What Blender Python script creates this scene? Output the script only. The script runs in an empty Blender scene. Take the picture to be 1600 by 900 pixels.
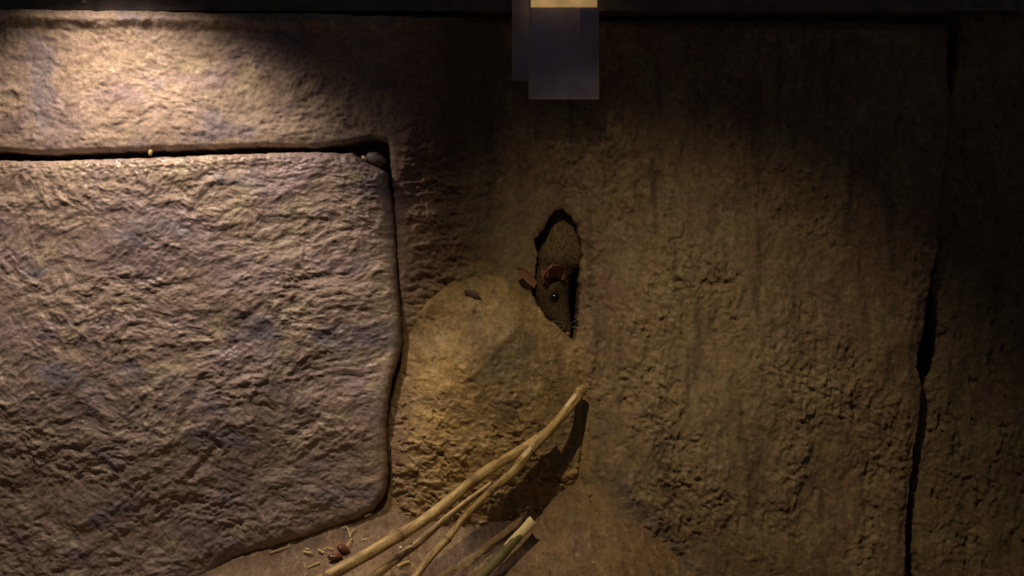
import bpy, math
import numpy as np
from mathutils import Vector

C = bpy.context.scene.collection
rng = np.random.default_rng(7)

# ------------------------------------------------------------------ units
S = 0.0005          # one unit of the layout grid is half a millimetre
D = 1.2             # camera to the rock wall, metres


def P(u, v, h=0.0):
    """layout grid position u right, v down, h metres proud of the wall -> world"""
    k = (D - h) / D
    return Vector(((u - 800) * S * k, -h, (450 - v) * S * k))


# ------------------------------------------------------------------ camera, world, lamps, exposure
cam = bpy.data.cameras.new('camera')
cam_o = bpy.data.objects.new('camera', cam)
C.objects.link(cam_o)
cam.sensor_width = 36
cam.lens = 36 * D / 0.8
cam.clip_start = 0.01
cam.clip_end = 50
cam_o.location = (0, -D, 0)
cam_o.rotation_euler = (math.pi / 2, 0, 0)
bpy.context.scene.camera = cam_o

w = bpy.data.worlds.new('World')
bpy.context.scene.world = w
w.use_nodes = True
bg = w.node_tree.nodes['Background']
bg.inputs[0].default_value = (0.85, 0.74, 0.80, 1)
bg.inputs[1].default_value = 0.03

vs = bpy.context.scene.view_settings
vs.view_transform = 'Standard'
vs.look = 'None'
vs.exposure = 0
vs.gamma = 1


def spot(name, u, v, h, aim, power, half, blend, size, col):
    l = bpy.data.lights.new(name, 'SPOT')
    l.energy = power
    l.spot_size = math.radians(half * 2)
    l.spot_blend = blend
    l.shadow_soft_size = size
    l.color = col
    o = bpy.data.objects.new(name, l)
    C.objects.link(o)
    o.location = ((u - 800) * S, -h, (450 - v) * S)
    d = Vector(aim)
    o.rotation_euler = d.to_track_quat('-Z', 'Y').to_euler()
    return o


spot('wall_wash_lamp', 190, -62, 0.100, (0.0, 0.0, -1), 1.75, 63.5, 0.5, 0.02, (1.0, 0.79, 0.61))
spot('block_spot_lamp', 230, -500, 0.36, (0.045, 0.48, -0.84), 10.8, 20.5, 0.6, 0.024, (1.0, 0.81, 0.67))
spot('far_spot_lamp', 660, -760, 0.62, (0.213, 0.60, -0.87), 14.2, 19.3, 1.0, 0.010, (1.0, 0.75, 0.42))

# ------------------------------------------------------------------ numpy noise
PERM = np.random.default_rng(3).permutation(1024)
GA = np.random.default_rng(4).uniform(0, 2 * np.pi, 1024)
GX, GY = np.cos(GA), np.sin(GA)


def perlin(x, y, seed=0):
    xi = np.floor(x).astype(np.int64); yi = np.floor(y).astype(np.int64)
    xf = x - xi; yf = y - yi
    fx = xf * xf * xf * (xf * (xf * 6 - 15) + 10)
    fy = yf * yf * yf * (yf * (yf * 6 - 15) + 10)

    def g(ix, iy, dx, dy):
        q = PERM[(PERM[(ix + seed * 57) & 1023] + iy) & 1023]
        return GX[q] * dx + GY[q] * dy
    a = g(xi, yi, xf, yf); b = g(xi + 1, yi, xf - 1, yf)
    c = g(xi, yi + 1, xf, yf - 1); d = g(xi + 1, yi + 1, xf - 1, yf - 1)
    return (a + fx * (b - a) + fy * ((c + fx * (d - c)) - (a + fx * (b - a)))) * 1.5


def fbm(x, y, o=4, seed=0, gain=0.5):
    t = 0; a = 1; n = 0
    for i in range(o):
        t = t + a * perlin(x * 2 ** i + 13.7 * i, y * 2 ** i + 7.1 * i, seed + i); n += a; a *= gain
    return t / n


def billow(x, y, o=3, seed=0, gain=0.5):
    t = 0; a = 1; n = 0
    for i in range(o):
        t = t + a * np.abs(perlin(x * 2 ** i + 3.1 * i, y * 2 ** i + 9.2 * i, seed + i)); n += a; a *= gain
    return t / n


def ss(a, b, x):
    # smooth step; works in both directions
    t = np.clip((x - a) / (b - a), 0, 1)
    return t * t * (3 - 2 * t)


def sdist(poly, X, Y):
    """signed distance, positive inside"""
    sh = X.shape; x = X.ravel(); y = Y.ravel()
    best = np.full(x.shape, 1e18); ins = np.zeros(x.shape, bool)
    n = len(poly)
    for i in range(n):
        ax, ay = poly[i]; bx, by = poly[(i + 1) % n]
        ex, ey = bx - ax, by - ay
        t = np.clip(((x - ax) * ex + (y - ay) * ey) / (ex * ex + ey * ey + 1e-12), 0, 1)
        d = (x - ax - t * ex) ** 2 + (y - ay - t * ey) ** 2
        best = np.minimum(best, d)
        c = ((ay > y) != (by > y))
        xx = (bx - ax) * (y - ay) / ((by - ay) if by != ay else 1e-9) + ax
        ins ^= c & (x < xx)
    return (np.sqrt(best) * np.where(ins, 1, -1)).reshape(sh)


def axis(lo, a, b, hi, step):
    """dense inside the view, coarser outside it"""
    core = list(np.arange(a, b + 0.01, step))
    l = []; p = a; st = step
    while p > lo:
        st *= 1.12; p -= st; l.append(p)
    r = []; p = core[-1]; st = step
    while p < hi:
        st *= 1.12; p += st; r.append(p)
    return np.array(l[::-1] + core + r)


# ------------------------------------------------------------------ outlines on the layout grid
BLOCK = [(-520, 250), (-200, 252), (0, 250), (67, 251), (150, 248), (230, 246), (330, 241), (400, 239), (450, 237), (500, 237),
         (550, 239), (562, 246), (575, 255), (592, 262), (603, 268), (606, 285), (611, 310), (615, 350), (618, 400), (621, 450),
         (624, 500), (624, 540), (620, 562), (611, 590), (605, 620), (601, 660), (602, 700), (605, 740), (603, 765), (596, 780),
         (581, 798), (556, 812), (516, 826), (477, 840), (428, 855), (378, 868), (342, 886), (322, 903), (296, 925), (240, 960),
         (150, 990), (-100, 1010), (-520, 1020)]
# the recess that the block sits in
RECESS = [(-520, 236), (-200, 238), (0, 235), (67, 241), (150, 237), (230, 234), (330, 231), (400, 227), (450, 229), (500, 229),
          (550, 222), (580, 215), (607, 221), (609, 240), (611, 270), (614, 300), (617, 350), (620, 400), (624, 450),
          (627, 500), (628, 540), (625, 565), (616, 592), (609, 622), (605, 660), (606, 700), (610, 745), (609, 772), (601, 790),
          (585, 812), (585, 1100), (-520, 1100)]
HOLE = [(880, 327), (892, 338), (900, 349), (905, 366), (910, 384), (911, 400), (909, 416), (907, 445), (907, 473), (905, 500),
        (903, 524), (898, 535), (889, 527), (875, 515), (852, 495), (838, 476), (832, 462), (834, 439), (838, 418), (839, 395),
        (836, 375), (845, 362), (852, 356), (857, 345), (858, 338), (868, 332)]


def xc(v):
    return np.interp(v, [-400, -50, 0, 150, 300, 430, 520, 600, 700, 800, 900, 1100],
                     [1520, 1500, 1498, 1487, 1466, 1454, 1455, 1440, 1430, 1423, 1421, 1418])


def gap(v):
    return np.interp(v, [-400, 0, 100, 150, 200, 400, 435, 500, 545, 575, 600, 640, 700, 800, 900, 1100],
                     [12, 12, 9, 1, -5, -5, 1, 11, 16, 12, 0, -2, -1, 2, 5, 6])


# ------------------------------------------------------------------ relief
def rough_relief(U, V, seed=0, amp=1.0):
    """torn plaster: short overlapping ridges, stretched along a slanting direction"""
    wx = 26 * fbm(U / 130, V / 130, 3, seed + 20); wy = 26 * fbm(U / 130, V / 130, 3, seed + 30)
    ang = np.radians(np.interp(V, [0, 250, 500, 900], [12, 4, -14, -26]))
    ca, sa = np.cos(ang), np.sin(ang)
    a = (U - 300) * ca + (V - 450) * sa + wx; b = -(U - 300) * sa + (V - 450) * ca + wy
    big = fbm(a / 190, b / 120, 3, seed + 1) * 0.0050
    bl = billow(a / 40, b / 27, 4, seed + 5, 0.6)
    mid = (0.5 - bl) * 0.0060
    f2 = fbm(a / 17, b / 12, 3, seed + 9, 0.6)
    fine = f2 * 0.0022
    # chipped steps
    st = fbm(a / 52, b / 26, 4, seed + 12, 0.6)
    step = (ss(0.02, 0.10, st) - 0.5) * 0.0009 + (ss(-0.22, -0.16, st) - 0.5) * 0.0008
    fl = fbm(a / 9, b / 5, 2, seed + 15) * 0.0006
    calm = 0.62 + 0.42 * ss(-0.3, 0.3, fbm(U / 130, V / 110, 3, seed + 40))
    return amp * (big + 0.66 * (mid + fine + step + fl) * calm)


def grain_relief(U, V, seed=0):
    wx = 14 * fbm(U / 60, V / 60, 3, seed + 20); wy = 20 * fbm(U / 60, V / 60, 3, seed + 30)
    a = U + wx; b = V + wy
    big = fbm(a / 260, b / 330, 3, seed + 1) * 0.010
    drips = fbm(a / 34, b / 120, 3, seed + 3) * 0.0022
    m = (0.45 - billow(a / 20, b / 27, 3, seed + 5, 0.7)) * 0.0056
    f = fbm(a / 9, b / 12, 3, seed + 9, 0.7) * 0.0030
    st = fbm(a / 30, b / 42, 4, seed + 12, 0.65)
    pits = -0.0022 * ss(0.24, 0.46, st) + 0.0014 * ss(0.05, 0.2, -st)
    calm = 0.10 + 0.62 * ss(-0.2, 0.35, fbm(U / 110, V / 170, 3, seed + 40))
    return big + drips * 1.2 + (m + f) * calm + pits * (0.4 + calm)


def hole_cut(U, V):
    d = sdist(HOLE, U, V) + 3.0 * fbm(U / 12, V / 12, 3, 77) * 1.2
    return d


def wall_low(U, V):
    left = 0.028 * (1 - ss(622, 775, U + 18 * fbm(V / 90, V * 0 + 3.3, 2, 4) - 25 * ss(0, 1, (V - 250) / 200) * 0))
    # the shoulder fades where the boulder starts
    left = left * (1 - 0.45 * ss(430, 560, V))
    right = 0.020 * np.exp(-(((U - 1120) / 260) ** 2 + ((V - 700) / 330) ** 2))
    right = right + 0.006 * ss(905, 1000, U)
    top = -0.012 * ss(420, 0, V) * ss(800, 1100, U)
    rim = 0.004 * np.exp(-((U - 925) / 28) ** 2) * ss(200, 400, V)
    low = left + right + top + rim
    # rounded right edge towards the crack
    return low


def boulder_form(U, V):
    tt = (V - 645) / 215.0
    cx = 757 - 10 * tt; rx = 148 + 14 * ss(560, 760, V)
    q = np.abs((U - cx) / rx) ** 2.3 + np.abs(tt) ** 2.3 + 0.07 * fbm(U / 60, V / 60, 3, 300)
    return q, np.clip(1 - q, 0, 1) ** 0.8


def top_edge(U):
    return 13 + 13 * np.clip(U, -400, 1400) / 800.0


# pigments (linear base colours)
def mixc(a, b, t):
    return a * (1 - t[..., None]) + np.array(b) * t[..., None]


def block_colour(U, V, seed=0):
    c = np.ones(U.shape + (3,)) * np.array((0.32, 0.240, 0.186))
    n1 = fbm(U / 150, V / 110, 3, 100 + seed); n2 = fbm(U / 70 + 5, V / 60, 3, 120 + seed); n3 = fbm(U / 40, V / 26, 3, 140 + seed)
    c = mixc(c, (0.25, 0.185, 0.185), ss(-0.05, 0.3, n1) * 0.85)      # purple brown
    c = mixc(c, (0.38, 0.305, 0.205), ss(0.05, 0.4, n2) * 0.75)       # ochre
    c = mixc(c, (0.17, 0.155, 0.185), ss(0.16, 0.42, fbm(U / 120, V / 80, 4, 160 + seed)) * 0.7)  # slate stains
    c = mixc(c, (0.20, 0.13, 0.10), ss(0.1, 0.5, n3) * 0.5)
    return c


def wall_colour(U, V):
    c = np.ones(U.shape + (3,)) * np.array((0.235, 0.165, 0.098))
    n1 = fbm(U / 160, V / 200, 3, 200); n2 = fbm(U / 60, V / 80, 3, 220); n3 = fbm(U / 22, V / 28, 3, 240)
    c = mixc(c, (0.20, 0.125, 0.085), ss(0.0, 0.35, n1) * 0.8)
    c = mixc(c, (0.30, 0.245, 0.13), ss(0.05, 0.35, n2) * 0.6)
    c = mixc(c, (0.11, 0.085, 0.06), ss(0.1, 0.45, n3) * 0.5)
    c = mixc(c, (0.36, 0.28, 0.18), ss(0.28, 0.5, fbm(U / 14, V / 16, 2, 260)) * 0.4)
    c = mixc(c, (0.33, 0.262, 0.165), np.exp(-(((U - 1110) / 190) ** 2 + ((V - 640) / 210) ** 2)) * 0.55)  # paler pool on the right wall, lamplight put into the colour
    c = mixc(c, (0.10, 0.07, 0.045), ss(0.12, 0.45, fbm(U / 26, V / 210, 4, 270)) * 0.6)
    lb = block_colour(U, V, 3)
    t = 1 - ss(630, 720, U + 30 * n2)
    c = c * (1 - t[..., None]) + lb * t[..., None]
    # the band right of the long seam is redder
    t = ss(600, 625, U) * (1 - ss(690, 760, U + 30 * n2)) * 0.55
    c = mixc(c, (0.27, 0.165, 0.11), t)
    bq, _ = boulder_form(U, V)
    c = mixc(c, (0.33, 0.235, 0.115), ss(1.45, 0.95, bq + 0.25 * n2) * 0.8)
    # smooth painted clay round the hole
    t = np.exp(-(((U - 800) / 60) ** 2 + ((V - 380) / 75) ** 2)) * 0.9
    c = mixc(c, (0.21, 0.165, 0.095), np.clip(t, 0, 1))
    # shade of the recessed strip, painted into the colour
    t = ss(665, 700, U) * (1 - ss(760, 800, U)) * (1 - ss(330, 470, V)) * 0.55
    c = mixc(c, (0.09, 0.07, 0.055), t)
    # bluish smear
    d = np.abs((U - 955) - (V - 735) * 0.78 + 14 * n2)
    t = (1 - ss(2, 30, d)) * ss(725, 760, V) * (1 - ss(880, 920, V)) * 0.55
    c = mixc(c, (0.12, 0.11, 0.115), t)
    return c


# ------------------------------------------------------------------ mesh helpers
def link(name, me, mat, parent=None):
    o = bpy.data.objects.new(name, me)
    C.objects.link(o)
    if mat is not None:
        me.materials.clear(); me.materials.append(mat)
    if parent is not None:
        o.parent = parent
    return o


def tag(o, label=None, cat=None, group=None, kind=None):
    if label: o['label'] = label
    if cat: o['category'] = cat
    if group: o['group'] = group
    if kind: o['kind'] = kind
    return o


def grid_mesh(name, XYZ, keep, col=None):
    """XYZ (n,m,3); keep (n,m) bool of vertices wanted"""
    n, m = keep.shape
    fk = keep[:-1, :-1] & keep[1:, :-1] & keep[:-1, 1:] & keep[1:, 1:]
    ii, jj = np.nonzero(fk)
    a = ii * m + jj
    quads = np.stack([a, a + m, a + m + 1, a + 1], 1)
    used, inv = np.unique(quads.ravel(), return_inverse=True)
    co = XYZ.reshape(-1, 3)[used]
    q = inv.reshape(-1, 4)
    me = bpy.data.meshes.new(name)
    me.vertices.add(len(co)); me.vertices.foreach_set('co', co.astype(np.float32).ravel())
    me.loops.add(q.size); me.loops.foreach_set('vertex_index', q.astype(np.int32).ravel())
    me.polygons.add(len(q))
    me.polygons.foreach_set('loop_start', np.arange(0, q.size, 4, dtype=np.int32))
    me.polygons.foreach_set('loop_total', np.full(len(q), 4, np.int32))
    me.polygons.foreach_set('use_smooth', np.ones(len(q), bool))
    me.update(calc_edges=True)
    if col is not None:
        at = me.color_attributes.new('tint', 'FLOAT_COLOR', 'POINT')
        cc = col.reshape(-1, col.shape[-1])[used]
        if cc.shape[1] == 3: cc = np.concatenate([cc, np.ones((len(used), 1))], 1)
        at.data.foreach_set('color', cc.astype(np.float32).ravel())
    return me


def relief_mesh(name, U, V, H, low, keep, col):
    k = (D - low) / D
    XYZ = np.stack([(U - 800) * S * k, -H, (450 - V) * S * k], -1)
    return grid_mesh(name, XYZ, keep, col)


def tri_mesh(name, verts, faces, smooth=True, col=None):
    me = bpy.data.meshes.new(name)
    me.from_pydata([tuple(p) for p in verts], [], faces)
    me.validate(); me.update()
    if smooth:
        me.polygons.foreach_set('use_smooth', np.ones(len(me.polygons), bool))
    if col is not None:
        at = me.color_attributes.new('tint', 'FLOAT_COLOR', 'POINT')
        cc = np.concatenate([np.asarray(col), np.ones((len(col), 1))], 1)
        at.data.foreach_set('color', cc.astype(np.float32).ravel())
    return me


# ------------------------------------------------------------------ materials
def material(name):
    m = bpy.data.materials.new(name); m.use_nodes = True
    nt = m.node_tree; b = nt.nodes['Principled BSDF']
    return m, nt, b


def rock_material(name, r0=0.42, r1=0.85, bump=0.35, spec=0.5, scale=1.0):
    m, nt, b = material(name)
    N = nt.nodes; L = nt.links
    at = N.new('ShaderNodeAttribute'); at.attribute_name = 'tint'
    tc = N.new('ShaderNodeTexCoord')
    n1 = N.new('ShaderNodeTexNoise'); n1.inputs['Scale'].default_value = 260 * scale; n1.inputs['Detail'].default_value = 5
    n1.inputs['Roughness'].default_value = 0.65
    n2 = N.new('ShaderNodeTexNoise'); n2.inputs['Scale'].default_value = 900 * scale; n2.inputs['Detail'].default_value = 3
    n3 = N.new('ShaderNodeTexNoise'); n3.inputs['Scale'].default_value = 60; n3.inputs['Detail'].default_value = 4
    for n in (n1, n2, n3):
        L.new(tc.outputs['Object'], n.inputs['Vector'])
    r = N.new('ShaderNodeMapRange'); r.inputs[1].default_value = 0.3; r.inputs[2].default_value = 0.7
    r.inputs[3].default_value = 0.62; r.inputs[4].default_value = 1.32
    L.new(n1.outputs[0], r.inputs[0])
    mul = N.new('ShaderNodeVectorMath'); mul.operation = 'SCALE'
    L.new(at.outputs['Color'], mul.inputs[0]); L.new(r.outputs[0], mul.inputs['Scale'])
    r2 = N.new('ShaderNodeMapRange'); r2.inputs[1].default_value = 0.35; r2.inputs[2].default_value = 0.65
    r2.inputs[3].default_value = 0.85; r2.inputs[4].default_value = 1.15
    L.new(n2.outputs[0], r2.inputs[0])
    mul2 = N.new('ShaderNodeVectorMath'); mul2.operation = 'SCALE'
    L.new(mul.outputs[0], mul2.inputs[0]); L.new(r2.outputs[0], mul2.inputs['Scale'])
    L.new(mul2.outputs[0], b.inputs['Base Color'])
    rr = N.new('ShaderNodeMapRange'); rr.inputs[1].default_value = 0.35; rr.inputs[2].default_value = 0.65
    rr.inputs[3].default_value = r0; rr.inputs[4].default_value = r1
    wet = N.new('ShaderNodeMath'); wet.operation = 'MULTIPLY'
    L.new(n3.outputs[0], rr.inputs[0]); L.new(rr.outputs[0], wet.inputs[0]); L.new(at.outputs['Alpha'], wet.inputs[1])
    L.new(wet.outputs[0], b.inputs['Roughness'])
    b.inputs['Specular IOR Level'].default_value = spec
    bp = N.new('ShaderNodeBump'); bp.inputs['Strength'].default_value = bump; bp.inputs['Distance'].default_value = 0.0012
    ad = N.new('ShaderNodeMath'); ad.operation = 'ADD'
    L.new(n1.outputs[0], ad.inputs[0])
    h2 = N.new('ShaderNodeMath'); h2.operation = 'MULTIPLY'; h2.inputs[1].default_value = 0.35
    L.new(n2.outputs[0], h2.inputs[0]); L.new(h2.outputs[0], ad.inputs[1])
    L.new(ad.outputs[0], bp.inputs['Height']); L.new(bp.outputs[0], b.inputs['Normal'])
    return m


M_block = rock_material('block_stone', 0.38, 0.75, 0.4, 0.5)
M_wall = rock_material('wall_rock', 0.5, 0.9, 0.45, 0.4)
M_boulder = rock_material('boulder_rock', 0.45, 0.85, 0.4, 0.4)
M_ground = rock_material('packed_earth', 0.5, 0.9, 0.4, 0.35)


def simple(name, c, rough=0.6, spec=0.5, var=0.25, scale=400, bump=0.2, stretch=None, attr=False):
    m, nt, b = material(name)
    N = nt.nodes; L = nt.links
    tc = N.new('ShaderNodeTexCoord'); n = N.new('ShaderNodeTexNoise')
    n.inputs['Scale'].default_value = scale; n.inputs['Detail'].default_value = 4
    L.new(tc.outputs['Object'], n.inputs['Vector'])
    r = N.new('ShaderNodeMapRange'); r.inputs[1].default_value = 0.3; r.inputs[2].default_value = 0.7
    r.inputs[3].default_value = 1 - var; r.inputs[4].default_value = 1 + var
    L.new(n.outputs[0], r.inputs[0])
    mul = N.new('ShaderNodeVectorMath'); mul.operation = 'SCALE'; mul.inputs[0].default_value = c
    if attr:
        at = N.new('ShaderNodeAttribute'); at.attribute_name = 'tint'
        L.new(at.outputs['Color'], mul.inputs[0])
    L.new(r.outputs[0], mul.inputs['Scale']); L.new(mul.outputs[0], b.inputs['Base Color'])
    b.inputs['Roughness'].default_value = rough; b.inputs['Specular IOR Level'].default_value = spec
    if bump:
        bp = N.new('ShaderNodeBump'); bp.inputs['Strength'].default_value = bump; bp.inputs['Distance'].default_value = 0.0006
        L.new(n.outputs[0], bp.inputs['Height']); L.new(bp.outputs[0], b.inputs['Normal'])
    return m


# ------------------------------------------------------------------ ROCK WALL
u = axis(-520, -20, 1520, 1600, 2.0); v = axis(-60, 2, 905, 1150, 2.0)
U, V = np.meshgrid(u, v, indexing='ij')
low = wall_low(U, V)
rec = sdist(RECESS, U, V) + 2.2 * fbm(U / 16, V / 12, 3, 50)
rough_t = 1 - ss(700, 800, U)
R1 = rough_relief(U, V, 60, 0.85); R2 = grain_relief(U, V, 70)
calm_hole = 1 - 0.80 * np.exp(-(((U - 850) / 70) ** 2 + ((V - 400) / 95) ** 2))
R1 = R1 * (1 + 2.0 * np.exp(-((U - 680) / 55) ** 2) * ss(150, 260, V) * ss(520, 430, V)) + \
    0.0034 * fbm(U / 17, V / 15, 4, 66, 0.65) * ss(630, 650, U) * ss(800, 740, U)
rel = (R1 * rough_t + R2 * (1 - rough_t)) * calm_hole
edge_damp = 0.35 + 0.65 * ss(0, 26, -rec)
H = low + rel * edge_damp
H -= 0.002 * (1 - ss(0, 7, -rec))                       # worn arris of the seam
H = np.where(rec > 0, H - 0.055 * ss(0, 3.5, rec), H)
hd = hole_cut(U, V)
H -= 0.0015 * (1 - ss(0, 10, -hd))
H -= 0.075 * ss(0, 5.0, hd)
te = top_edge(U) + 2.5 * fbm(U / 40, U * 0 + 1.7, 3, 91)
H -= 0.004 * (1 - ss(0, 14, V - te)) + 0.06 * ss(0, 5, te - V)
H -= 0.0065 * ss(10, 30, V - te) * (1 - ss(60, 200, V - te)) * (1 - ss(600, 700, U))
ce = (xc(V) - gap(V)) - U + 2.5 * fbm(U / 20, V / 20, 3, 93)
H -= 0.004 * (1 - ss(0, 22, ce)) + 0.06 * ss(0, 5, -ce)
# long soft ledge lines near the corner of the upper course
low_s = low
keep = (rec < 60) & (ce > -70)
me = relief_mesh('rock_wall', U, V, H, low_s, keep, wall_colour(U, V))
tag(link('rock_wall', me, M_wall), 'brown artificial rock wall with the ragged mouse hole, running above and right of the big block', 'rock wall')

# ------------------------------------------------------------------ RIGHT SLAB
u = axis(1400, 1410, 1620, 2100, 2.0); v = axis(-60, -6, 905, 1150, 2.0)
U, V = np.meshgrid(u, v, indexing='ij')
ce = U - (xc(V) + gap(V)) + 4 * fbm(U / 22, V / 26, 3, 95)
low = -0.004 + 0.004 * ss(1500, 1700, U)
H = low + grain_relief(U, V, 170) * 1.1 - 0.0035 * ss(0.27, 0.5, fbm(U / 20, V / 36, 3, 181))
H -= 0.003 * (1 - ss(0, 14, ce)) + 0.05 * ss(0, 5, -ce)
c = wall_colour(U + 900, V)
c = mixc(c, (0.15, 0.12, 0.07), np.full(U.shape, 0.5))
me = relief_mesh('rock_slab', U, V, H, low, ce > -70, c)
tag(link('rock_slab', me, M_wall), 'dark pitted rock slab right of the long vertical crack', 'rock slab')

# ------------------------------------------------------------------ STONE BLOCK
u = axis(-520, -20, 634, 636, 1.6); v = axis(215, 222, 905, 1050, 1.6)
U, V = np.meshgrid(u, v, indexing='ij')
bd = sdist(BLOCK, U, V) + 1.8 * fbm(U / 18, V / 14, 3, 55)
low = 0.031 + 0.006 * (1 - ((U - 250) / 600) ** 2) - 0.022 * ss(600, 1000, V) - 0.006 * ss(250, 0, U) * ss(500, 900, V)
rel = rough_relief(U, V, 0, 1.0)
damp = 0.25 + 0.75 * ss(0, 30, bd)
H = low + rel * damp
rnd = np.clip(1 - bd / 15.0, 0, 1)
H -= 0.006 * (1 - np.sqrt(np.clip(1 - rnd ** 2, 0, 1)))
# knocked off corner
H -= 0.010 * (1 - ss(0, 22, (606 - U) * 0.75 + (V - 236) * 0.8 - 4 + 4 * fbm(U / 14, V / 14, 2, 58)))
H -= 0.05 * ss(0, 4, -bd)
# a few long gouges
for (ax, ay, bx, by, wd, dp) in [(320, 590, 285, 660, 6, .004), (340, 700, 300, 745, 5, .0045), (210, 720, 175, 755, 5, .003), (525, 425, 470, 440, 5, .003),
                                 (415, 480, 380, 500, 5, .003), (120, 840, 150, 825, 7, .003)]:
    ex, ey = bx - ax, by - ay
    t = np.clip(((U - ax) * ex + (V - ay) * ey) / (ex * ex + ey * ey), 0, 1)
    dd = np.hypot(U - ax - t * ex, V - ay - t * ey) + 4 * fbm(U / 12, V / 12, 2, 61)
    H -= 0.5 * dp * (1 - ss(0, wd * 2.2, dd))
cb = block_colour(U, V)
H += 0.0014 * fbm(U / 8, V / 5, 2, 73) * ss(40, 12, bd) * ss(310, 265, V)
wetb = ss(34, 6, bd) * ss(310, 262, V) * ss(90, 160, U) * ss(470, 430, U) * ss(-0.1, 0.15, fbm(U / 16, V / 9, 2, 71))
wetb = np.maximum(wetb, 0.35 * ss(0.3, 0.45, fbm(U / 30, V / 20, 3, 72)))
cb = np.concatenate([cb, (1 - 0.72 * wetb)[..., None]], -1)
me = relief_mesh('stone_block', U, V, H, low, bd > -14, cb)
tag(link('stone_block', me, M_block), 'huge rough purple brown stone block with rounded corners filling the left side', 'stone block')

# ------------------------------------------------------------------ BOULDER below the hole
u = axis(580, 592, 925, 926, 1.6); v = axis(400, 410, 905, 930, 1.6)
U, V = np.meshgrid(u, v, indexing='ij')
q, prof = boulder_form(U, V)
low = wall_low(U, V) * (1 - 0.75 * ss(0, 0.7, prof)) + 0.036 * prof - 0.0022 + 0.006 * (1 - ss(620, 800, U)) * ss(.2, .8, prof)
a = U + 10 * fbm(U / 40, V / 40, 2, 301); b = V + 10 * fbm(U / 40, V / 40, 2, 302)
grit = ss(470, 830, V + 170 * fbm(U / 70, V / 70, 3, 303))
rel = fbm(a / 80, b / 80, 3, 304) * 0.0035 + (0.45 - billow(a / 24, b / 18, 4, 305, .7)) * 0.0036 * (0.25 + 0.75 * grit) \
    + fbm(a / 8, b / 7, 3, 306, .6) * 0.0011 * (0.35 + 0.65 * grit)
stn = fbm(a / 26, b / 18, 3, 310, .6)
rel += ss(0.05, 0.2, stn) * 0.0016 * grit
rel -= 0.002 * ss(0.30, 0.42, fbm(a / 16, b / 16, 2, 311)) * (0.3 + 0.7 * grit)
hd = hole_cut(U, V)
H = low + rel
H -= 0.004 * ss(0.97, 1.06, q) + 0.02 * ss(1.05, 1.35, q)
nearhole = np.exp(-(np.clip(-hd, 0, 200) / 26.0) ** 2)
nh_ = 0.006 * ss(450, 500, V) - 0.012 * ss(490, 440, V)
H = H * (1 - nearhole) + (nh_ + rel * .5) * nearhole
low = low * (1 - nearhole) + nh_ * nearhole
H -= 0.075 * ss(0, 5.0, hd)
rec = sdist(RECESS, U, V)
H -= 0.05 * ss(-4, 2, rec)
c = np.ones(U.shape + (3,)) * np.array((0.37, 0.265, 0.125))
c = mixc(c, (0.24, 0.17, 0.10), ss(-0.1, 0.35, fbm(U / 90, V / 90, 3, 320)) * 0.75)
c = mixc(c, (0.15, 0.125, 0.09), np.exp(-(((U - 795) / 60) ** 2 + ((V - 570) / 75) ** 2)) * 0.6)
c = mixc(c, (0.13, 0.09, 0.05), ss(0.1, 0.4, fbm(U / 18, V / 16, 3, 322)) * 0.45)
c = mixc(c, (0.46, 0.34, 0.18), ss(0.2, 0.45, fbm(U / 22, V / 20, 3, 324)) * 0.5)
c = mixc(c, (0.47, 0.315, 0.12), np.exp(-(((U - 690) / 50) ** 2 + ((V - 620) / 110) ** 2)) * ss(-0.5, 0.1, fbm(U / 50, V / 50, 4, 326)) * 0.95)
c = mixc(c, (0.16, 0.135, 0.085), ss(0.0, 0.4, fbm(U / 60 + 4, V / 60, 4, 327)) * ss(700, 780, U) * 0.6)
c = mixc(c, (0.27, 0.17, 0.12), (1 - ss(620, 650, U + 14 * fbm(U / 30, V / 30, 2, 325))) * 0.6)
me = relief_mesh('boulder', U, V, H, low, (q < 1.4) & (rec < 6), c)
tag(link('boulder', me, M_boulder), 'rounded ochre boulder bulging from the wall between the big block and the mouse hole', 'boulder')

# ------------------------------------------------------------------ GROUND
u = axis(-900, -20, 1300, 2400, 2.6)
f = np.concatenate([np.arange(-0.03, 0.11, 0.0011), 0.11 + 0.0016 * np.cumsum(1.11 ** np.arange(38))])
U, F = np.meshgrid(u, f, indexing='ij')


def ground_v(U, F):
    g0 = np.arange(-1000, 2500, 10.0)
    p = np.interp(g0, [-900, 150, 300, 335, 380, 450, 520, 560, 600, 680, 760, 850, 900, 950, 1000, 1060, 1110, 1200, 2400],
                   [955, 918, 852, 832, 805, 784, 758, 746, 745, 762, 770, 765, 752, 748, 775, 836, 900, 1040, 1150])
    kk = np.exp(-(np.arange(-6, 7) / 2.6) ** 2); kk /= kk.sum()
    p = np.convolve(np.pad(p, 6, mode='edge'), kk, mode='valid')
    p0 = np.interp(U, g0, p)
    fil = 75 * np.exp(-np.clip(F - 0.010, -0.004, 1) / 0.009) * ss(600, 680, U)
    return p0 + 230 * (1 - np.exp(-np.maximum(F, -0.02) / 0.07)) - fil + 20 * ss(600, 680, U) + 13 * np.exp(-((F - 0.027) / 0.008) ** 2) * ss(605, 560, U)


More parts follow.
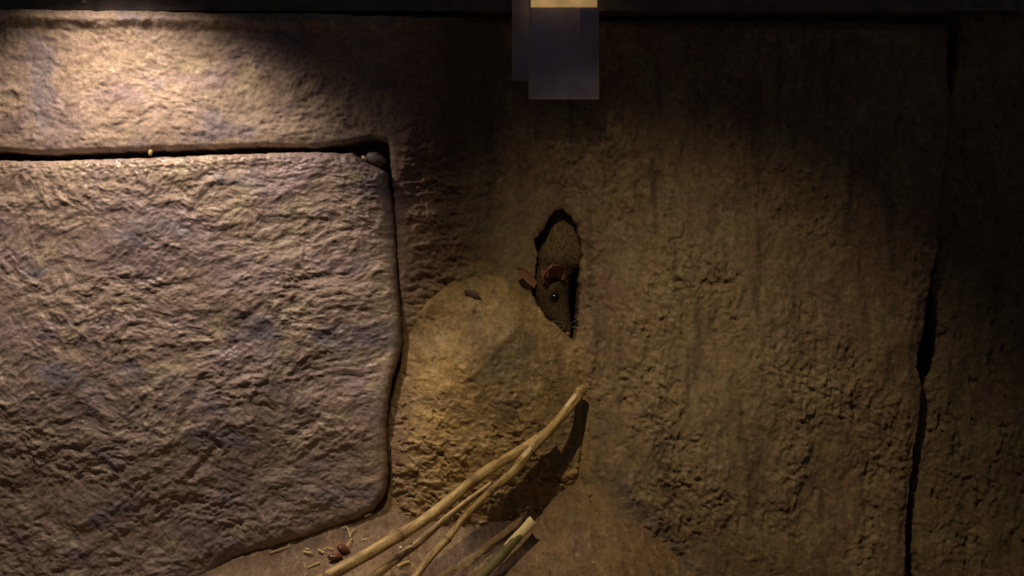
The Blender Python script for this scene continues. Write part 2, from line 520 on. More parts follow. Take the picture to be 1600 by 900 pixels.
GV = ground_v(U, F)
VV = F / S
a = U + 12 * fbm(U / 50, VV / 50, 2, 400); b = VV
g = fbm(a / 120, b / 120, 3, 401) * 8 + fbm(a / 30, b / 30, 4, 402, .6) * 5.0 + fbm(a / 8, b / 8, 3, 403, .6) * 1.5
g += 4 * ss(0.28, 0.4, fbm(a / 14, b / 14, 2, 404))
Z = (450 - GV + g) * S
XYZ = np.stack([(U - 800) * S, -F, Z], -1)
c = np.ones(U.shape + (3,)) * np.array((0.22, 0.145, 0.085))
c = mixc(c, (0.29, 0.20, 0.11), ss(0, 0.4, fbm(U / 90, VV / 90, 3, 410)) * 0.7)
c = mixc(c, (0.14, 0.095, 0.065), ss(0.0, 0.4, fbm(U / 36, VV / 36, 3, 411)) * 0.6)
c = mixc(c, (0.42, 0.32, 0.17), ss(0.3, 0.5, fbm(U / 12, VV / 12, 2, 412)) * 0.5)
me = grid_mesh('ground', XYZ, np.ones(U.shape, bool), c)
tag(link('ground', me, M_ground), 'ledge of packed brown earth under the block', kind='structure')


def ground_point(u0, f0):
    """point of the ground that shows at layout column u0 for distance f0 from the wall"""
    gv = float(ground_v(np.array([u0 * 1.0]), np.array([f0]))[0])
    return Vector(((u0 - 800) * S, -f0, (450 - gv) * S))


def on_ground(px, py):
    """where the sight line through (px, py) meets the ground"""
    lo, hi = 0.0, 0.2
    for _ in range(40):
        f0 = (lo + hi) / 2
        p = P(px, py, f0)
        uu = p.x / S + 800
        gz = ground_point(uu, f0).z
        if p.z > gz: lo, hi = lo, hi; hi_ok = True
        # sight line goes down as it nears the camera only slowly; ground drops faster
        if p.z < gz: lo = f0
        else: hi = f0
    return P(px, py, f0)


# ------------------------------------------------------------------ BEAM along the top
def box_mesh(name, x0, x1, y0, y1, z0, z1, nx=1, wob=0.0, seed=1):
    r = np.random.default_rng(seed)
    vs_ = []; fs = []
    for i in range(nx + 1):
        x = x0 + (x1 - x0) * i / nx
        d = r.normal(0, wob, 4)
        vs_ += [(x, y0 + d[0], z0 + d[1]), (x, y1, z0 + d[1]), (x, y1, z1), (x, y0 + d[0], z1)]
    for i in range(nx):
        p = i * 4; q_ = p + 4
        fs += [(p, p + 1, q_ + 1, q_), (p + 1, p + 2, q_ + 2, q_ + 1), (p + 2, p + 3, q_ + 3, q_ + 2), (p + 3, p, q_, q_ + 3)]
    fs += [(0, 3, 2, 1), (nx * 4, nx * 4 + 1, nx * 4 + 2, nx * 4 + 3)]
    return tri_mesh(name, vs_, fs, False)


M_beam = simple('dark_painted_wood', (0.13, 0.11, 0.10), 0.55, 0.4, 0.35, 120, 0.3)
beam = link('wooden_rail', box_mesh('wooden_rail', -0.70, 0.56, -0.012, 0.03, 0.2145, 0.262, 60, 0.00025), M_beam)
tag(beam, 'dark wooden rail running along the top of the upper course', 'rail')
M_steel = simple('dull_steel', (0.55, 0.52, 0.48), 0.3, 0.6, 0.1, 500, 0.05)
M_steel.node_tree.nodes['Principled BSDF'].inputs['Metallic'].default_value = 0.9


def ball(name, loc, r, mat, parent=None, sq=(1, 1, 1), seg=16, rot=None):
    vs_ = []; fs = []
    rings = seg // 2
    for i in range(rings + 1):
        th = math.pi * i / rings
        for j in range(seg):
            ph = 2 * math.pi * j / seg
            vs_.append(Vector((math.sin(th) * math.cos(ph) * r * sq[0], math.sin(th) * math.sin(ph) * r * sq[1], math.cos(th) * r * sq[2])))
    for i in range(rings):
        for j in range(seg):
            a_ = i * seg + j; b_ = i * seg + (j + 1) % seg
            fs.append((a_, a_ + seg, b_ + seg, b_))
    me_ = tri_mesh(name, vs_, fs)
    o = link(name, me_, mat, parent)
    o.location = loc
    if rot: o.rotation_euler = rot
    return o


sp = P(131, 1, 0.013)
ball('screw', sp, 0.0022, M_steel, beam, (1, 0.5, 1))

# ------------------------------------------------------------------ STICKS
def catmull(pts, n=10):
    pts = [np.array(p, float) for p in pts]
    pts = [2 * pts[0] - pts[1]] + pts + [2 * pts[-1] - pts[-2]]
    out = []
    for i in range(1, len(pts) - 2):
        for k in range(n):
            t = k / n
            p0, p1, p2, p3 = pts[i - 1:i + 3]
            out.append(0.5 * ((2 * p1) + (-p0 + p2) * t + (2 * p0 - 5 * p1 + 4 * p2 - p3) * t * t + (-p0 + 3 * p1 - 3 * p2 + p3) * t ** 3))
    out.append(pts[-2])
    return np.array(out)


def frame_tube(path, rad, nseg=16, rough=0.06, seed=0, jag=0.0, flat=1.0):
    path = np.asarray(path); n = len(path)
    T = np.gradient(path, axis=0); T /= np.linalg.norm(T, axis=1)[:, None]
    up = np.array((0, -1.0, 0))
    vs_ = []
    A = np.linspace(0, 2 * np.pi, nseg, endpoint=False)
    arc = np.concatenate([[0], np.cumsum(np.linalg.norm(np.diff(path, axis=0), axis=1))])
    r_ = np.random.default_rng(seed)
    for i in range(n):
        s1 = np.cross(T[i], up); s1 /= np.linalg.norm(s1); s2 = np.cross(s1, T[i])
        nz = fbm(np.cos(A) * 1.2 + 5 + seed, np.sin(A) * 1.2 + arc[i] * 60, 2, 500 + seed) * rough \
            + fbm(A * 3, A * 0 + arc[i] * 25, 2, 520 + seed) * rough * .5
        for j in range(nseg):
            rr = rad[i] * (1 + nz[j])
            off = 0
            if i == n - 1 and jag: off = r_.uniform(-jag, jag)
            vs_.append(path[i] + rr * (np.cos(A[j]) * s1 + np.sin(A[j]) * s2 * flat) + T[i] * off)
    fs = []
    for i in range(n - 1):
        for j in range(nseg):
            a_ = i * nseg + j; b_ = i * nseg + (j + 1) % nseg
            fs.append((a_, b_, b_ + nseg, a_ + nseg))
    c0 = len(vs_); vs_.append(path[0]); vs_.append(path[-1])
    for j in range(nseg):
        fs.append((c0, (j + 1) % nseg, j))
        fs.append((c0 + 1, (n - 1) * nseg + j, (n - 1) * nseg + (j + 1) % nseg))
    return vs_, fs, arc, A


def stick_colour(n, nseg, arc, A, base, dark, seed):
    i, j = np.meshgrid(np.arange(n), np.arange(nseg), indexing='ij')
    a = fbm(np.cos(A[j]) * 2.5 + seed, arc[i] * 70 + np.sin(A[j]) * 2.5, 3, 540 + seed)
    st = fbm(A[j] * 4.0, arc[i] * 22, 2, 560 + seed)
    t = np.clip(ss(-0.05, 0.4, a) * 0.8 + ss(0.0, 0.4, st) * 0.6, 0, 1)
    c = np.ones((n, nseg, 3)) * np.array(base)
    c = mixc(c, dark, t)
    c = c.reshape(-1, 3)
    return np.concatenate([c, [base, base]])


M_stick = simple('dry_stalk', (0.4, 0.3, 0.15), 0.6, 0.4, 0.28, 700, 0.7, attr=True)
M_pale = simple('pale_bare_wood', (0.78, 0.66, 0.40), 0.6, 0.4, 0.2, 600, 0.3)


def stick(name, pts, label, base=(0.58, 0.43, 0.19), dark=(0.20, 0.11, 0.035), seed=0, nodes=(), jag=0.0, group=None):
    """pts: (u, v, h, radius in grid units)"""
    cr = catmull(pts, 14)
    path = np.array([P(a, b, c)[:] for a, b, c, d in cr])
    rad = cr[:, 3] * S * 0.85
    rad = rad * (1 + 0.07 * fbm(np.arange(len(rad)) / 7.0, np.zeros(len(rad)) + seed * 3.3, 2, 600))
    for (t, k) in nodes:
        ii = np.arange(len(rad)); rad = rad * (1 + k * np.exp(-((ii - t * len(rad)) / 1.3) ** 2))
    org = path[0].copy()
    vs_, fs, arc, A = frame_tube(path - org, rad, 16, 0.10, seed, jag)
    n = len(path)
    col = stick_colour(n, 16, arc, A, base, dark, seed)
    for (t, k) in nodes:
        ii = np.arange(n); wgt = np.exp(-((ii - t * n) / 0.8) ** 2) * 0.9
        wv = np.repeat(wgt, 16); col[:-2] = mixc(col[:-2], (0.10, 0.065, 0.035), wv)
    me_ = tri_mesh(name, vs_, fs, True, col)
    o = link(name, me_, M_stick)
    o.location = org
    tag(o, label, 'stick', group)
    return o, path, rad


stA, pA, rA = stick('dry_stick', [(470, 925, 0.098, 11), (518, 897, 0.092, 11), (600, 851, 0.082, 10.5), (672, 806, 0.072, 10), (749, 744, 0.060, 9.6), (820, 699, 0.048, 8.6),
                                  (858, 671, 0.041, 7), (868, 660, 0.038, 5)],
                    'thickest dry tan stick, the uppermost one, slanting across the boulder foot', seed=1, nodes=((0.12, .12), (0.33, .14), (0.55, .16), (0.78, .12)), group='dry sticks under the mouse hole')
stB, pB, rB = stick('dry_stick', [(632, 925, 0.088, 8), (668, 876, 0.080, 6.6), (699, 842, 0.074, 6.2), (727, 806, 0.068, 5.6), (763, 770, 0.062, 6), (802, 738, 0.058, 8.2),
                                  (828, 704, 0.054, 9.4), (862, 668, 0.048, 8.6), (891, 634, 0.038, 9), (909, 609, 0.020, 9.6)],
                    'long stick with a cut tip that leans on the wall right below the hole', base=(0.54, 0.40, 0.18), seed=2,
                    nodes=((0.22, .16), (0.45, .14), (0.66, .18), (0.985, .14)), group='dry sticks under the mouse hole')
stC, pC, rC = stick('dry_stick', [(558, 925, 0.084, 8), (585, 901, 0.078, 8), (617, 875, 0.071, 7.4), (653, 849, 0.062, 6.5), (690, 816, 0.054, 5.6), (728, 785, 0.046, 5), (768, 755, 0.040, 4)],
                    'thin stick tucked under the thickest one, second from the left at the bottom', base=(0.60, 0.45, 0.22), seed=3, nodes=((0.35, .15),), group='dry sticks under the mouse hole')
stD, pD, rD = stick('dry_stick', [(730, 922, 0.066, 10.5), (777, 874, 0.049, 9.6), (803, 845, 0.041, 8.6), (817, 830, 0.037, 7.6)],
                    'short greenish stick with a broken pale end, alone at the right', base=(0.17, 0.15, 0.055), dark=(0.09, 0.08, 0.035), seed=4, jag=0.0018,
                    group='dry sticks under the mouse hole')


def child_patch(name, parent, path, rad, i0, i1, ang0, ang1, mat, lift=1.06, seed=0):
    """a peeled patch that hugs the stick"""
    path = path[i0:i1]; rad = rad[i0:i1]; n = len(path)
    T = np.gradient(path, axis=0); T /= np.linalg.norm(T, axis=1)[:, None]
    m_ = 7
    vs_ = []; fs = []
    r_ = np.random.default_rng(seed)
    for i in range(n):
        s1 = np.cross(T[i], np.array((0, -1.0, 0))); s1 /= np.linalg.norm(s1); s2 = np.cross(s1, T[i])
        e = 0.55 + 0.45 * math.sin(math.pi * (i + .5) / n)
        am = (ang0 + ang1) / 2 + r_.uniform(-.08, .08); hw = (ang1 - ang0) / 2 * e * r_.uniform(.75, 1.1)
        for j in range(m_):
            a_ = am - hw + 2 * hw * j / (m_ - 1)
            lf = lift if 0 < j < m_ - 1 else 0.9
            vs_.append(path[i] + rad[i] * lf * (math.cos(a_) * s1 + math.sin(a_) * s2) - np.array(parent.location))
    for i in range(n - 1):
        for j in range(m_ - 1):
            a_ = i * m_ + j
            fs.append((a_, a_ + 1, a_ + m_ + 1, a_ + m_))
    return link(name, tri_mesh(name, vs_, fs), mat, parent)


# path samples: 14 per span
bpy.context.view_layer.update()
nB = len(pB)
def stub(parent, path, rad, i, dirv, ln):
    p0 = path[i]; d_ = np.array(dirv, float); d_ /= np.linalg.norm(d_)
    pts_ = np.array([p0, p0 + d_ * rad[i] * 1.0, p0 + d_ * (rad[i] + ln * .6), p0 + d_ * (rad[i] + ln) + np.array((0.0004, 0, 0.0006))]) - np.array(parent.location)
    v_, f_, _, _ = frame_tube(pts_, [rad[i] * .6, rad[i] * .5, rad[i] * .38, rad[i] * .3], 9, .15, i, 0.0004)
    cc_ = np.ones((len(v_), 3)) * np.array((0.30, 0.20, 0.08))
    link('side_stub', tri_mesh('side_stub', v_, f_, True, cc_), M_stick, parent)


stub(stA, pA, rA, 62, (-0.5, -0.2, 0.9), 0.0025)
stub(stB, pB, rB, 58, (0.6, -0.4, 0.5), 0.003)
stub(stC, pC, rC, 40, (-0.7, -0.3, 0.5), 0.002)
child_patch('bark_scar', stB, pB, rB, 109, 119, 1.6, 2.9, M_pale, 1.07, 1)
child_patch('bark_scar', stB, pB, rB, 79, 86, 1.2, 2.4, M_pale, 1.07, 2)
# cut tip of the leaning stick
tipv, tipf, _, _ = frame_tube(np.array([pB[-2], pB[-1], pB[-1] + (pB[-1] - pB[-2]) * 0.5]) - np.array(stB.location), [rB[-1] * .98, rB[-1] * 1.04, rB[-1] * .8], 14, .08, 9, 0.0004)
M_tip = simple('yellow_pith', (0.52, 0.36, 0.11), 0.6, 0.4, 0.3, 600, 0.3)
link('cut_end', tri_mesh('cut_end', tipv, tipf), M_tip, stB)
# broken pale end of the short stick
crD = catmull([(792, 856, 0.0445, 8.0), (806, 841, 0.0405, 8.2), (820, 827, 0.0370, 8.6), (833, 813, 0.034, 9.4)], 8)
pth = np.array([P(a, b, c)[:] for a, b, c, d in crD])
pv, pf, _, _ = frame_tube(pth - np.array(stD.location), crD[:, 3] * S * 0.86, 14, .10, 12, 0.0014, 0.8)
link('broken_end', tri_mesh('broken_end', pv, pf), M_pale, stD)

# ------------------------------------------------------------------ RAT
M_fur = simple('brown_fur', (0.15, 0.105, 0.06), 0.75, 0.25, 0.3, 900, 0.5, attr=True)
M_ear = simple('pink_ear_skin', (0.50, 0.26, 0.17), 0.5, 0.4, 0.15, 500, 0.1)
M_ear.node_tree.nodes['Principled BSDF'].inputs['Subsurface Weight'].default_value = 0.3
M_ear.node_tree.nodes['Principled BSDF'].inputs['Subsurface Radius'].default_value = (0.004, 0.0015, 0.001)
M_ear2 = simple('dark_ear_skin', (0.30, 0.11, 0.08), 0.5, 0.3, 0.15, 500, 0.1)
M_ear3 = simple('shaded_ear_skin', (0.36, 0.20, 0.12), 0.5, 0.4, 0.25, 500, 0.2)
M_eye = simple('black_eye', (0.004, 0.004, 0.005), 0.2, 0.8, 0.0, 100, 0)
M_nose = simple('nose_skin', (0.30, 0.14, 0.11), 0.4, 0.5, 0.1, 800, 0.1)
M_whisk = simple('whisker', (0.45, 0.40, 0.30), 0.4, 0.5, 0.0, 100, 0)

# centre line of trunk, neck, head and muzzle: u, v, h, half width, half depth
SPINE = [(915, 190, -.070, 6, 6), (912, 215, -.066, 24, 24), (906, 255, -.056, 40, 38), (898, 300, -.036, 48, 42), (889, 345, -.029, 48, 40),
         (879, 380, -.024, 43, 35), (865, 411, -.020, 33, 30), (858, 436, -.0155, 29, 29), (860, 460, -.0125, 27, 27), (867, 482, -.0100, 22, 22),
         (876, 501, -.0080, 14.5, 15), (882, 513, -.0070, 9.5, 10), (886, 521, -.0065, 6, 6), (887.5, 525, -.0065, 2, 2)]
cr = catmull(SPINE, 6)
path = np.array([P(a, b, c)[:] for a, b, c, d, e in cr])
rat_org = path[len(path) // 2].copy()
NS = 28
T = np.gradient(path, axis=0); T /= np.linalg.norm(T, axis=1)[:, None]
A = np.linspace(0, 2 * np.pi, NS, endpoint=False)
rv = []; rc = []; rn = []
EYEW = P(866, 465, 0.0)
for i in range(len(path)):
    s1 = np.cross(T[i], np.array((0, -1.0, 0))); s1 /= np.linalg.norm(s1)
    s2 = np.cross(s1, T[i]); s2 /= np.linalg.norm(s2)        # towards the viewer
    for j in range(NS):
        dirv = math.cos(A[j]) * s1 + math.sin(A[j]) * s2
        rr = math.hypot(math.cos(A[j]) * cr[i, 3], math.sin(A[j]) * cr[i, 4])
        px = path[i] + (math.cos(A[j]) * s1 * cr[i, 3] + math.sin(A[j]) * s2 * cr[i, 4]) * S
        # eye socket and cheek
        rv.append(px); rn.append(dirv)
        vv_ = cr[i, 1]
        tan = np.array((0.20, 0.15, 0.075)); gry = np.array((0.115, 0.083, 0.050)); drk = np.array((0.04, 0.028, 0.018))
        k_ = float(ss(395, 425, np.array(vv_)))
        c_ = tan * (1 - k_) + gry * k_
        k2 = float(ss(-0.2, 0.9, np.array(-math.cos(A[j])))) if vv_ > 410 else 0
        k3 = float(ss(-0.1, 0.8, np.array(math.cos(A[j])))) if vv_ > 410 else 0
        c_ = c_ * (1 - 0.5 * k2) + drk * 0.5 * k2  # shaded right side of the head, put into the fur colour
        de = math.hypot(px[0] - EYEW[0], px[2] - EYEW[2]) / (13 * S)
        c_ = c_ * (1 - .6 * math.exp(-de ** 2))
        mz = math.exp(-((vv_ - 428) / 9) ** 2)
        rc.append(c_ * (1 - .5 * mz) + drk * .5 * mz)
rv = np.array(rv); rn = np.array(rn); rc = np.array(rc)
# features pressed into the surface


def dent(u0, v0, h0, rad_, amt):
    global rv
    p = np.array(P(u0, v0, h0)[:]); d_ = np.linalg.norm(rv - p, axis=1) / (rad_ * S)
    rv = rv + rn * (amt * S * np.exp(-d_ ** 2))[:, None]


dent(866, 466, 0.000, 9, -3.0)
dent(862, 452, 0.000, 10, 2.0)
dent(848, 488, -0.004, 14, 2.5)
dent(884, 490, -0.002, 10, 1.5)
fs = []
n_ = len(path)
for i in range(n_ - 1):
    for j in range(NS):
        a_ = i * NS + j; b_ = i * NS + (j + 1) % NS
        fs.append((a_, a_ + NS, b_ + NS, b_))
c0 = len(rv)
rvv = np.concatenate([rv, [path[0], path[-1]]]); rcc = np.concatenate([rc, [rc[0], rc[-1]]])
for j in range(NS):
    fs.append((c0, j, (j + 1) % NS)); fs.append((c0 + 1, (n_ - 1) * NS + (j + 1) % NS, (n_ - 1) * NS + j))
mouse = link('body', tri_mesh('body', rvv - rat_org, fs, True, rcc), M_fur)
root = bpy.data.objects.new('mouse', None)
root.empty_display_size = 0.01
C.objects.link(root); root.location = rat_org
tag(root, 'small brown mouse with pink ears peering head down out of the wall hole', 'mouse')
mouse.parent = root


def surf(u0, v0):
    """front surface of the mouse at a layout position"""
    best = None; bd_ = 1e9
    for p, n in zip(rv, rn):
        if n[1] > -0.05: continue
        k = (D + p[1]) / D
        uu = p[0] / S / k + 800; vv_ = 450 - p[2] / S / k
        d_ = (uu - u0) ** 2 + (vv_ - v0) ** 2
        if d_ < bd_: bd_ = d_; best = (p, n)
    return best


p, n = surf(866, 465)
eye_h = -p[1]
eo = ball('eye', P(866, 465, eye_h - 0.0012) - Vector(rat_org), 0.0040, M_eye, root, (1, 1, 1.08), 24)
no = ball('nose', P(886.5, 522, -0.004) - Vector(rat_org), 0.0022, M_nose, root, (1.1, 1, .9), 12)


def ear(name, base, tip, normal, wid, mat, cup=0.3, th=0.0007):
    base = Vector(base); tip = Vector(tip); ax = tip - base; L_ = ax.length; ax.normalize()
    nm = Vector(normal); nm = (nm - ax * nm.dot(ax)).normalized(); sd = ax.cross(nm)
    vs_ = []; fs = []
    nu, nw = 12, 11
    for side in (0, 1):
        for i in range(nu + 1):
            t = i / nu
            wd = wid * (0.5 + 0.5 * math.sin(math.pi * min(1, t * 0.62 + 0.12))) * math.sqrt(max(0.0, 1 - max(0, (t - .35) / .65) ** 2.0))
            for j in range(nw):
                s_ = -1 + 2 * j / (nw - 1)
                c_ = cup * wid * (s_ * s_) * (1 - .3 * t) + cup * .4 * wid * t * t
                q_ = base + ax * (L_ * t) + sd * (wd * s_) + nm * (c_ - side * th)
                vs_.append(q_ - Vector(rat_org))
    off = (nu + 1) * nw
    for side in (0, 1):
        for i in range(nu):
            for j in range(nw - 1):
                a_ = side * off + i * nw + j
                f_ = (a_, a_ + 1, a_ + nw + 1, a_ + nw)
                fs.append(f_ if side == 0 else f_[::-1])
    for i in range(nu):
        for j in (0, nw - 1):
            a_ = i * nw + j; fs.append((a_, a_ + nw, a_ + nw + off, a_ + off))
    for j in range(nw - 1):
        a_ = nu * nw + j; fs.append((a_, a_ + 1, a_ + 1 + off, a_ + off))
    return link(name, tri_mesh(name, vs_, fs), mat, root)


e1 = ear('ear', P(864, 437, -0.002), P(861, 410, 0.008), (0.15, -1, 0.45), 0.0098, M_ear2, 0.5)
e2 = ear('ear', P(836, 446, 0.000), P(807, 419, 0.012), (-0.1, -0.9, 0.6), 0.0044, M_ear3, 0.35)
e2['label'] = 'ear poking out over the left rim of the hole'
e3 = ear('ear_fold', P(852, 432, 0.008), P(850, 415, 0.0130), (-0.2, -1, 0.2), 0.0031, M_ear, 0.3)

# whiskers
for k_, (au, av, bu, bv, hh) in enumerate([(884, 508, 858, 517, .014), (883, 511, 862, 532, .016), (887, 512, 903, 500, .012), (888, 514, 906, 513, .014), (882, 505, 852, 504, .012)]):
    cr_ = catmull([(au, av, -0.001, 0.35), ((au + bu) / 2, (av + bv) / 2 - 3, hh * .6, 0.28), (bu, bv, hh, 0.12)], 5)
    pth = np.array([P(a, b, c)[:] for a, b, c, d in cr_]) - rat_org
    wv_, wf_, _, _ = frame_tube(pth, cr_[:, 3] * S, 5, 0, 1)
    link('whisker', tri_mesh('whisker', wv_, wf_), M_whisk, root)

# fur: short tapered hairs lying back along the body
r_ = np.random.default_rng(11)
nh = 18000
ii = r_.uniform(8, n_ - 5, nh); jj = r_.uniform(0, NS, nh)
i0 = ii.astype(int); j0 = jj.astype(int) % NS
base_ = rv[i0 * NS + j0] * (1 - (ii - i0))[:, None] + rv[(i0 + 1) * NS + j0] * (ii - i0)[:, None]
nb = rv[i0 * NS + (j0 + 1) % NS] * (1 - (ii - i0))[:, None] + rv[(i0 + 1) * NS + (j0 + 1) % NS] * (ii - i0)[:, None]
fj = (jj - jj.astype(int))[:, None]
base_ = base_ * (1 - fj) + nb * fj
nn = rn[i0 * NS + j0]
tt_ = -T[i0]
front = nn[:, 1] < 0.45
vcur = cr[i0, 1]
eyep = np.array(P(866, 465, eye_h)[:])
ok = front & (np.linalg.norm(base_ - eyep, axis=1) > 0.0041)
base_, nn, tt_, vcur, i0, j0 = base_[ok], nn[ok], tt_[ok], vcur[ok], i0[ok], j0[ok]
m = len(base_)
ln = (np.interp(vcur, [300, 400, 430, 500, 530], [.0054, .0050, .0042, .0026, .0012]) * r_.uniform(.7, 1.2, m))[:, None]
dr = tt_ * 0.9 + nn * 0.38 + r_.normal(0, .30, (m, 3)); dr /= np.linalg.norm(dr, axis=1)[:, None]
sdv = np.cross(dr, nn); sdv /= np.linalg.norm(sdv, axis=1)[:, None]
wd = 0.00012
V0 = base_ - sdv * wd - rat_org; V1 = base_ + sdv * wd - rat_org; V2 = base_ + dr * ln * .6 + sdv * wd * .7 - rat_org; V3 = base_ + dr * ln - nn * ln * .12 - rat_org
fv = np.stack([V0, V1, V2, V3], 1).reshape(-1, 3)
ff = [(4 * i, 4 * i + 1, 4 * i + 2, 4 * i + 3) for i in range(m)]
hc = np.repeat(rc[i0 * NS + j0] * r_.uniform(.5, 1.9, m)[:, None], 4, axis=0)
fo = link('fur', tri_mesh('fur', fv, ff, True, hc), M_fur, root)
fo['kind'] = 'stuff'

# ------------------------------------------------------------------ GLASS REFLECTION at the top, built up from see-through sheets
def reflection_material(name, tint, clear, rough=0.25):
    m, nt, b = material(name)
    N = nt.nodes; L = nt.links
    tr = N.new('ShaderNodeBsdfTransparent'); tr.inputs[0].default_value = (0.93, 0.92, 0.95, 1)
    mx = N.new('ShaderNodeMixShader'); mx.inputs[0].default_value = clear
    b.inputs['Base Color'].default_value = tint + (1,); b.inputs['Roughness'].default_value = rough
    b.inputs['Specular IOR Level'].default_value = 0.5
    tc = N.new('ShaderNodeTexCoord'); n = N.new('ShaderNodeTexNoise'); n.inputs['Scale'].default_value = 45; n.inputs['Detail'].default_value = 3
    L.new(tc.outputs['Object'], n.inputs['Vector'])
    r = N.new('ShaderNodeMapRange'); r.inputs[1].default_value = 0.3; r.inputs[2].default_value = 0.7
    r.inputs[3].default_value = max(0, clear * .6); r.inputs[4].default_value = clear * 1.4
    L.new(n.outputs[0], r.inputs[0]); L.new(r.outputs[0], mx.inputs[0])
    L.new(tr.outputs[0], mx.inputs[1]); L.new(b.outputs[0], mx.inputs[2])
    L.new(mx.outputs[0], nt.nodes['Material Output'].inputs['Surface'])
    return m


M_refl = reflection_material('reflection_sheet', (0.58, 0.56, 0.80), 0.36)
M_refl_edge = reflection_material('reflection_edge', (0.62, 0.50, 0.36), 0.28)
M_yel = simple('lamp_reflection_glow', (0.80, 0.62, 0.30), 0.5, 0.3, 0.12, 200, 0)  # glowing strip added as a lamp's reflection, no lamp hangs here
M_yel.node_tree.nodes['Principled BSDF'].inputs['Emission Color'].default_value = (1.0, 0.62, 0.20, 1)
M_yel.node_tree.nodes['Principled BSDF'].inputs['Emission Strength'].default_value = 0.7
reflection = bpy.data.objects.new('glass_reflection', None); C.objects.link(reflection)
ho = P(866, -30, 0.10); reflection.location = ho
tag(reflection, 'purplish double reflection in the glass above the mouse hole, built as see-through sheets', 'plastic holder')  # no plastic holder here, the sheets stand in for a glass reflection


def slab(name, u0, u1, v0, v1, h, th, mat):
    a_ = P(u0, v0, h); b_ = P(u1, v1, h)
    me_ = box_mesh(name, a_.x - ho.x, b_.x - ho.x, -h - ho.y, -h + th - ho.y, b_.z - ho.z, a_.z - ho.z)
    return link(name, me_, mat, reflection)


slab('back_image', 800, 906, -60, 126, 0.020, 0.0015, M_refl)
slab('front_image', 826, 936, -60, 155, 0.036, 0.0015, M_refl)
for (a_, b_, c_, d_, h_) in [(826.2, 829, -60, 154.6, 0.0382), (933.5, 936, -60, 154.6, 0.0382), (829.2, 933.2, 152.6, 154.8, 0.0382),
                             (904.3, 906.2, -60, 125.6, 0.0222), (800.2, 802, -60, 125.6, 0.0222), (802.3, 904, 124, 126, 0.0222)]:
    slab('edge', a_, b_, c_, d_, h_, 0.0007, M_refl_edge)
slab('lamp_reflection', 829.4, 933, -8, 11, 0.033, 0.0012, M_yel)

# ------------------------------------------------------------------ LITTER on the earth and the stones
M_straw = simple('straw', (0.60, 0.48, 0.20), 0.55, 0.4, 0.2, 500, 0.2)
M_grey = simple('grey_stone_chip', (0.22, 0.19, 0.16), 0.6, 0.4, 0.3, 300, 0.5)
M_white = simple('pale_chip', (0.72, 0.64, 0.45), 0.5, 0.5, 0.15, 500, 0.2)
M_pellet = simple('reddish_seed', (0.15, 0.055, 0.03), 0.28, 0.6, 0.2, 300, 0.2)
M_leaf = simple('dead_leaf', (0.13, 0.07, 0.06), 0.5, 0.4, 0.2, 300, 0.2)


def straw(pts, label, mat=M_straw, rad=1.8, group='straw scraps on the earth', name='straw', cat='straw', flat=.5):
    """pts of layout positions lying on the ground"""
    path = [on_ground(a, b) + Vector((0, -0.0006, 0.0011 + l * 0.0006)) for a, b, l in pts]
    cr_ = catmull([tuple(p) for p in path], 5)
    o_ = cr_[0].copy()
    vv_, ff_, _, _ = frame_tube(cr_ - o_, [rad * S] * len(cr_), 7, .12, int(pts[0][0]), 0.0003, flat)
    o = link(name, tri_mesh(name, vv_, ff_), mat); o.location = o_
    return tag(o, label, cat, group)


straw([(481, 889, 0), (491, 885, .5), (500, 881, 0)], 'short straight straw nearest the bottom, left of the thick stick')
straw([(474, 864, 0), (482, 866, .3), (489, 866, 0)], 'flat yellow straw scrap left of the two red seeds', rad=2.2)
straw([(477, 861, 1), (480, 861.5, 1), (483, 862, 1)], 'tiny yellow crumb resting beside the flat straw scrap', rad=1.9, name='crumb', cat='crumb', group='small pale crumbs')
straw([(497, 861, 0), (502, 864, .6), (506, 866, 0)], 'stubby straw scrap touching the upper red seed', rad=2.0)
straw([(503, 861, 0), (512, 859, 1), (521, 861, 0)], 'thin bent straw running into the upper red seed', rad=1.2)
straw([(535, 827, 0), (542, 827, 1.5), (546, 837, 1), (548, 842, .4)], 'curled pale stalk standing under the seam of the big block', rad=1.1)
straw([(555, 828, 0), (550, 834, 1), (546, 842, 1)], 'thin straight stalk crossing the curled pale one', rad=1.0)
straw([(550, 843, 0), (546, 850, 1), (541, 856, 0)], 'small forked stalk just above the red seeds', rad=1.2)
straw([(422, 866, 0), (432, 863, .5), (440, 860, .3), (452, 856, 0)], 'long pale straw lying along the foot of the big block', rad=1.3)
straw([(622, 887, 0), (632, 883, .8), (640, 880, .3)], 'frayed yellow straw between the two lower sticks', rad=2.5)
straw([(567, 846, 0), (570, 845, .4), (574, 844, 0)], 'shiny white fleck right of the forked stalk', M_white, 1.4, 'small pale crumbs', 'crumb', 'crumb')
straw([(625, 857, 0), (626, 858, .4), (627, 859, 0)], 'round pale crumb above the tucked under stick', M_white, 2.4, 'small pale crumbs', 'crumb', 'crumb', 1)
straw([(570, 809, 0), (575, 807, .8), (580, 805, .2)], 'white chip lodged at the lower right corner of the big block', M_white, 2.4, 'small pale crumbs', 'chip', 'chip', .7)


def seed(pu, pv, ln, r, rot, label):
    p_ = on_ground(pu, pv) + Vector((0, -0.002, 0.0022))
    vs_ = []; fs_ = []
    o = ball('red_seed', p_, 1.0, M_pellet, None, (ln * S, r * S, r * S), 18, (0, rot, 0.1))
    me_ = o.data
    for vv_ in me_.vertices:
        t = vv_.co.x / (ln * S)
        g_ = 1 + 0.10 * math.sin(t * 9) - 0.22 * t + 0.09 * math.sin(5 * math.atan2(vv_.co.z, vv_.co.y))
        vv_.co.y *= g_; vv_.co.z *= g_
    me_.update()
    tag(o, label, 'seed', 'red seeds beside the sticks')
    return o


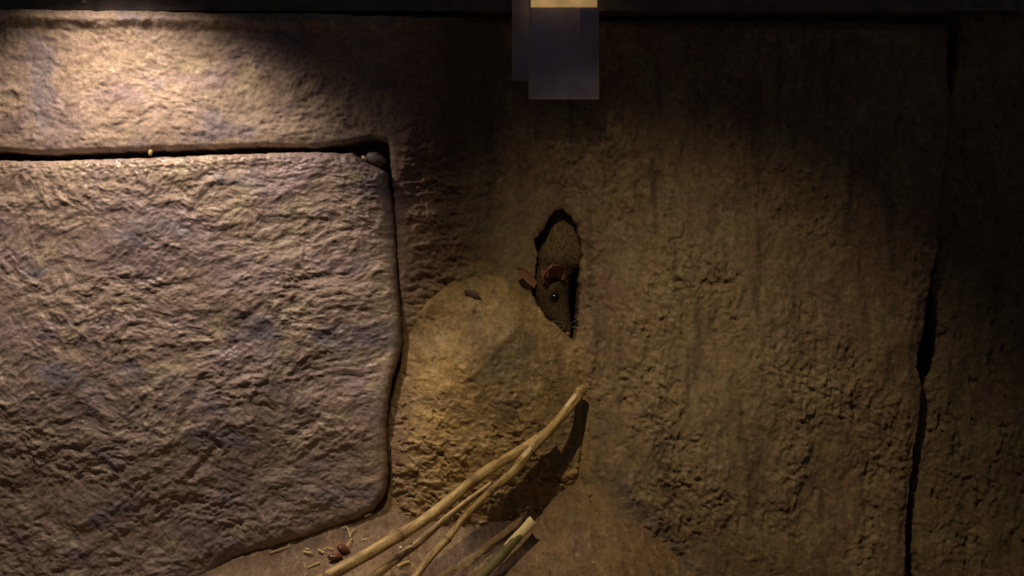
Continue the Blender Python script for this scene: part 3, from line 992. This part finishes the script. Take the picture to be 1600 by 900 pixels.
seed(537, 862, 11, 6.0, 0.35, 'upper of the two reddish brown seeds, dark and ridged')
seed(524, 874, 12, 5.0, -0.08, 'lower of the two reddish brown seeds, with a shiny tip')


def chip(name, u0, v0, h, r, mat, label, cat, group=None, sq=(1, .4, .7), rot=0.3, seg=8):
    o = ball(name, P(u0, v0, h), r * S, mat, None, sq, seg, (0, rot, 0))
    r2 = np.random.default_rng(int(u0))
    for vv_ in o.data.vertices: vv_.co *= r2.uniform(.75, 1.2)
    return tag(o, label, cat, group)


chip('stone_chip', 588, 249, 0.020, 17, M_grey, 'small grey stone chip wedged in the dark corner gap of the big block', 'stone chip', None, (1, .6, .6), .35, 12)
chip('stone_chip', 569, 247, 0.024, 6, M_white, 'tiny bright chip glinting at the edge of the dark corner gap', 'stone chip', None, (1, .6, .45), .5, 8)
chip('dead_leaf', 739, 461, 0.0165, 11, M_leaf, 'purplish brown leaf flake stuck on top of the ochre boulder', 'leaf flake', None, (1.2, .12, .6), .5, 8)
chip('crumb', 235, 237, 0.026, 5, M_straw, 'yellow crumb caught in the dark seam above the big block', 'crumb', 'small pale crumbs', (.7, .7, 1.1), .1, 10)

# loose grit: small angular crumbs on the earth and at the foot of the boulder
r3 = np.random.default_rng(21)
gv_, gf_ = [], []


def crumb(p, r):
    o0 = len(gv_)
    ax_ = r3.normal(0, 1, (6, 3)) * 0.25 + np.array([(1, 0, 0), (-1, 0, 0), (0, 1, 0), (0, -1, 0), (0, 0, 1), (0, 0, -1)])
    for q_ in ax_ * r * r3.uniform(.5, 1.2, 3):
        gv_.append(np.array(p) + q_)
    for t_ in [(0, 2, 4), (2, 1, 4), (1, 3, 4), (3, 0, 4), (2, 0, 5), (1, 2, 5), (3, 1, 5), (0, 3, 5)]:
        gf_.append(tuple(o0 + k for k in t_))


dg = bpy.context.evaluated_depsgraph_get()
scn = bpy.context.scene
spots = []
for _ in range(900):
    pu = r3.uniform(600, 1060); pv = r3.uniform(640, 915)
    if r3.random() > ss(600, 860, np.array(pv)) * 0.9 + .1: continue
    spots.append((pu, pv, r3.uniform(0.7, 2.4) if r3.random() < .93 else r3.uniform(2.5, 4.5)))
for _ in range(170):
    spots.append((r3.uniform(330, 640), r3.uniform(825, 915), r3.uniform(0.6, 2.0)))
for _ in range(60):
    spots.append((r3.normal(810, 35), r3.normal(600, 40), r3.uniform(0.6, 1.6)))
cam_p = Vector((0, -D, 0))
bpy.context.view_layer.update()
dg = bpy.context.evaluated_depsgraph_get()
for pu, pv, r in spots:
    t_ = P(pu, pv, 0.0) - cam_p
    hit, loc, nor, idx, ob, mt = scn.ray_cast(dg, cam_p, t_.normalized())
    if hit and ob.name in ('ground', 'boulder', 'rock_wall'):
        crumb(loc + nor * (r * S * 0.3), r * S)
cg = np.repeat(np.array((0.30, 0.22, 0.13))[None] * r3.uniform(.45, 1.9, (len(gv_) // 6, 1)), 6, axis=0)
tag(link('loose_grit', tri_mesh('loose_grit', gv_, gf_, False, cg), M_ground), 'loose grit scattered over the earth and boulder foot', 'grit', kind='stuff')
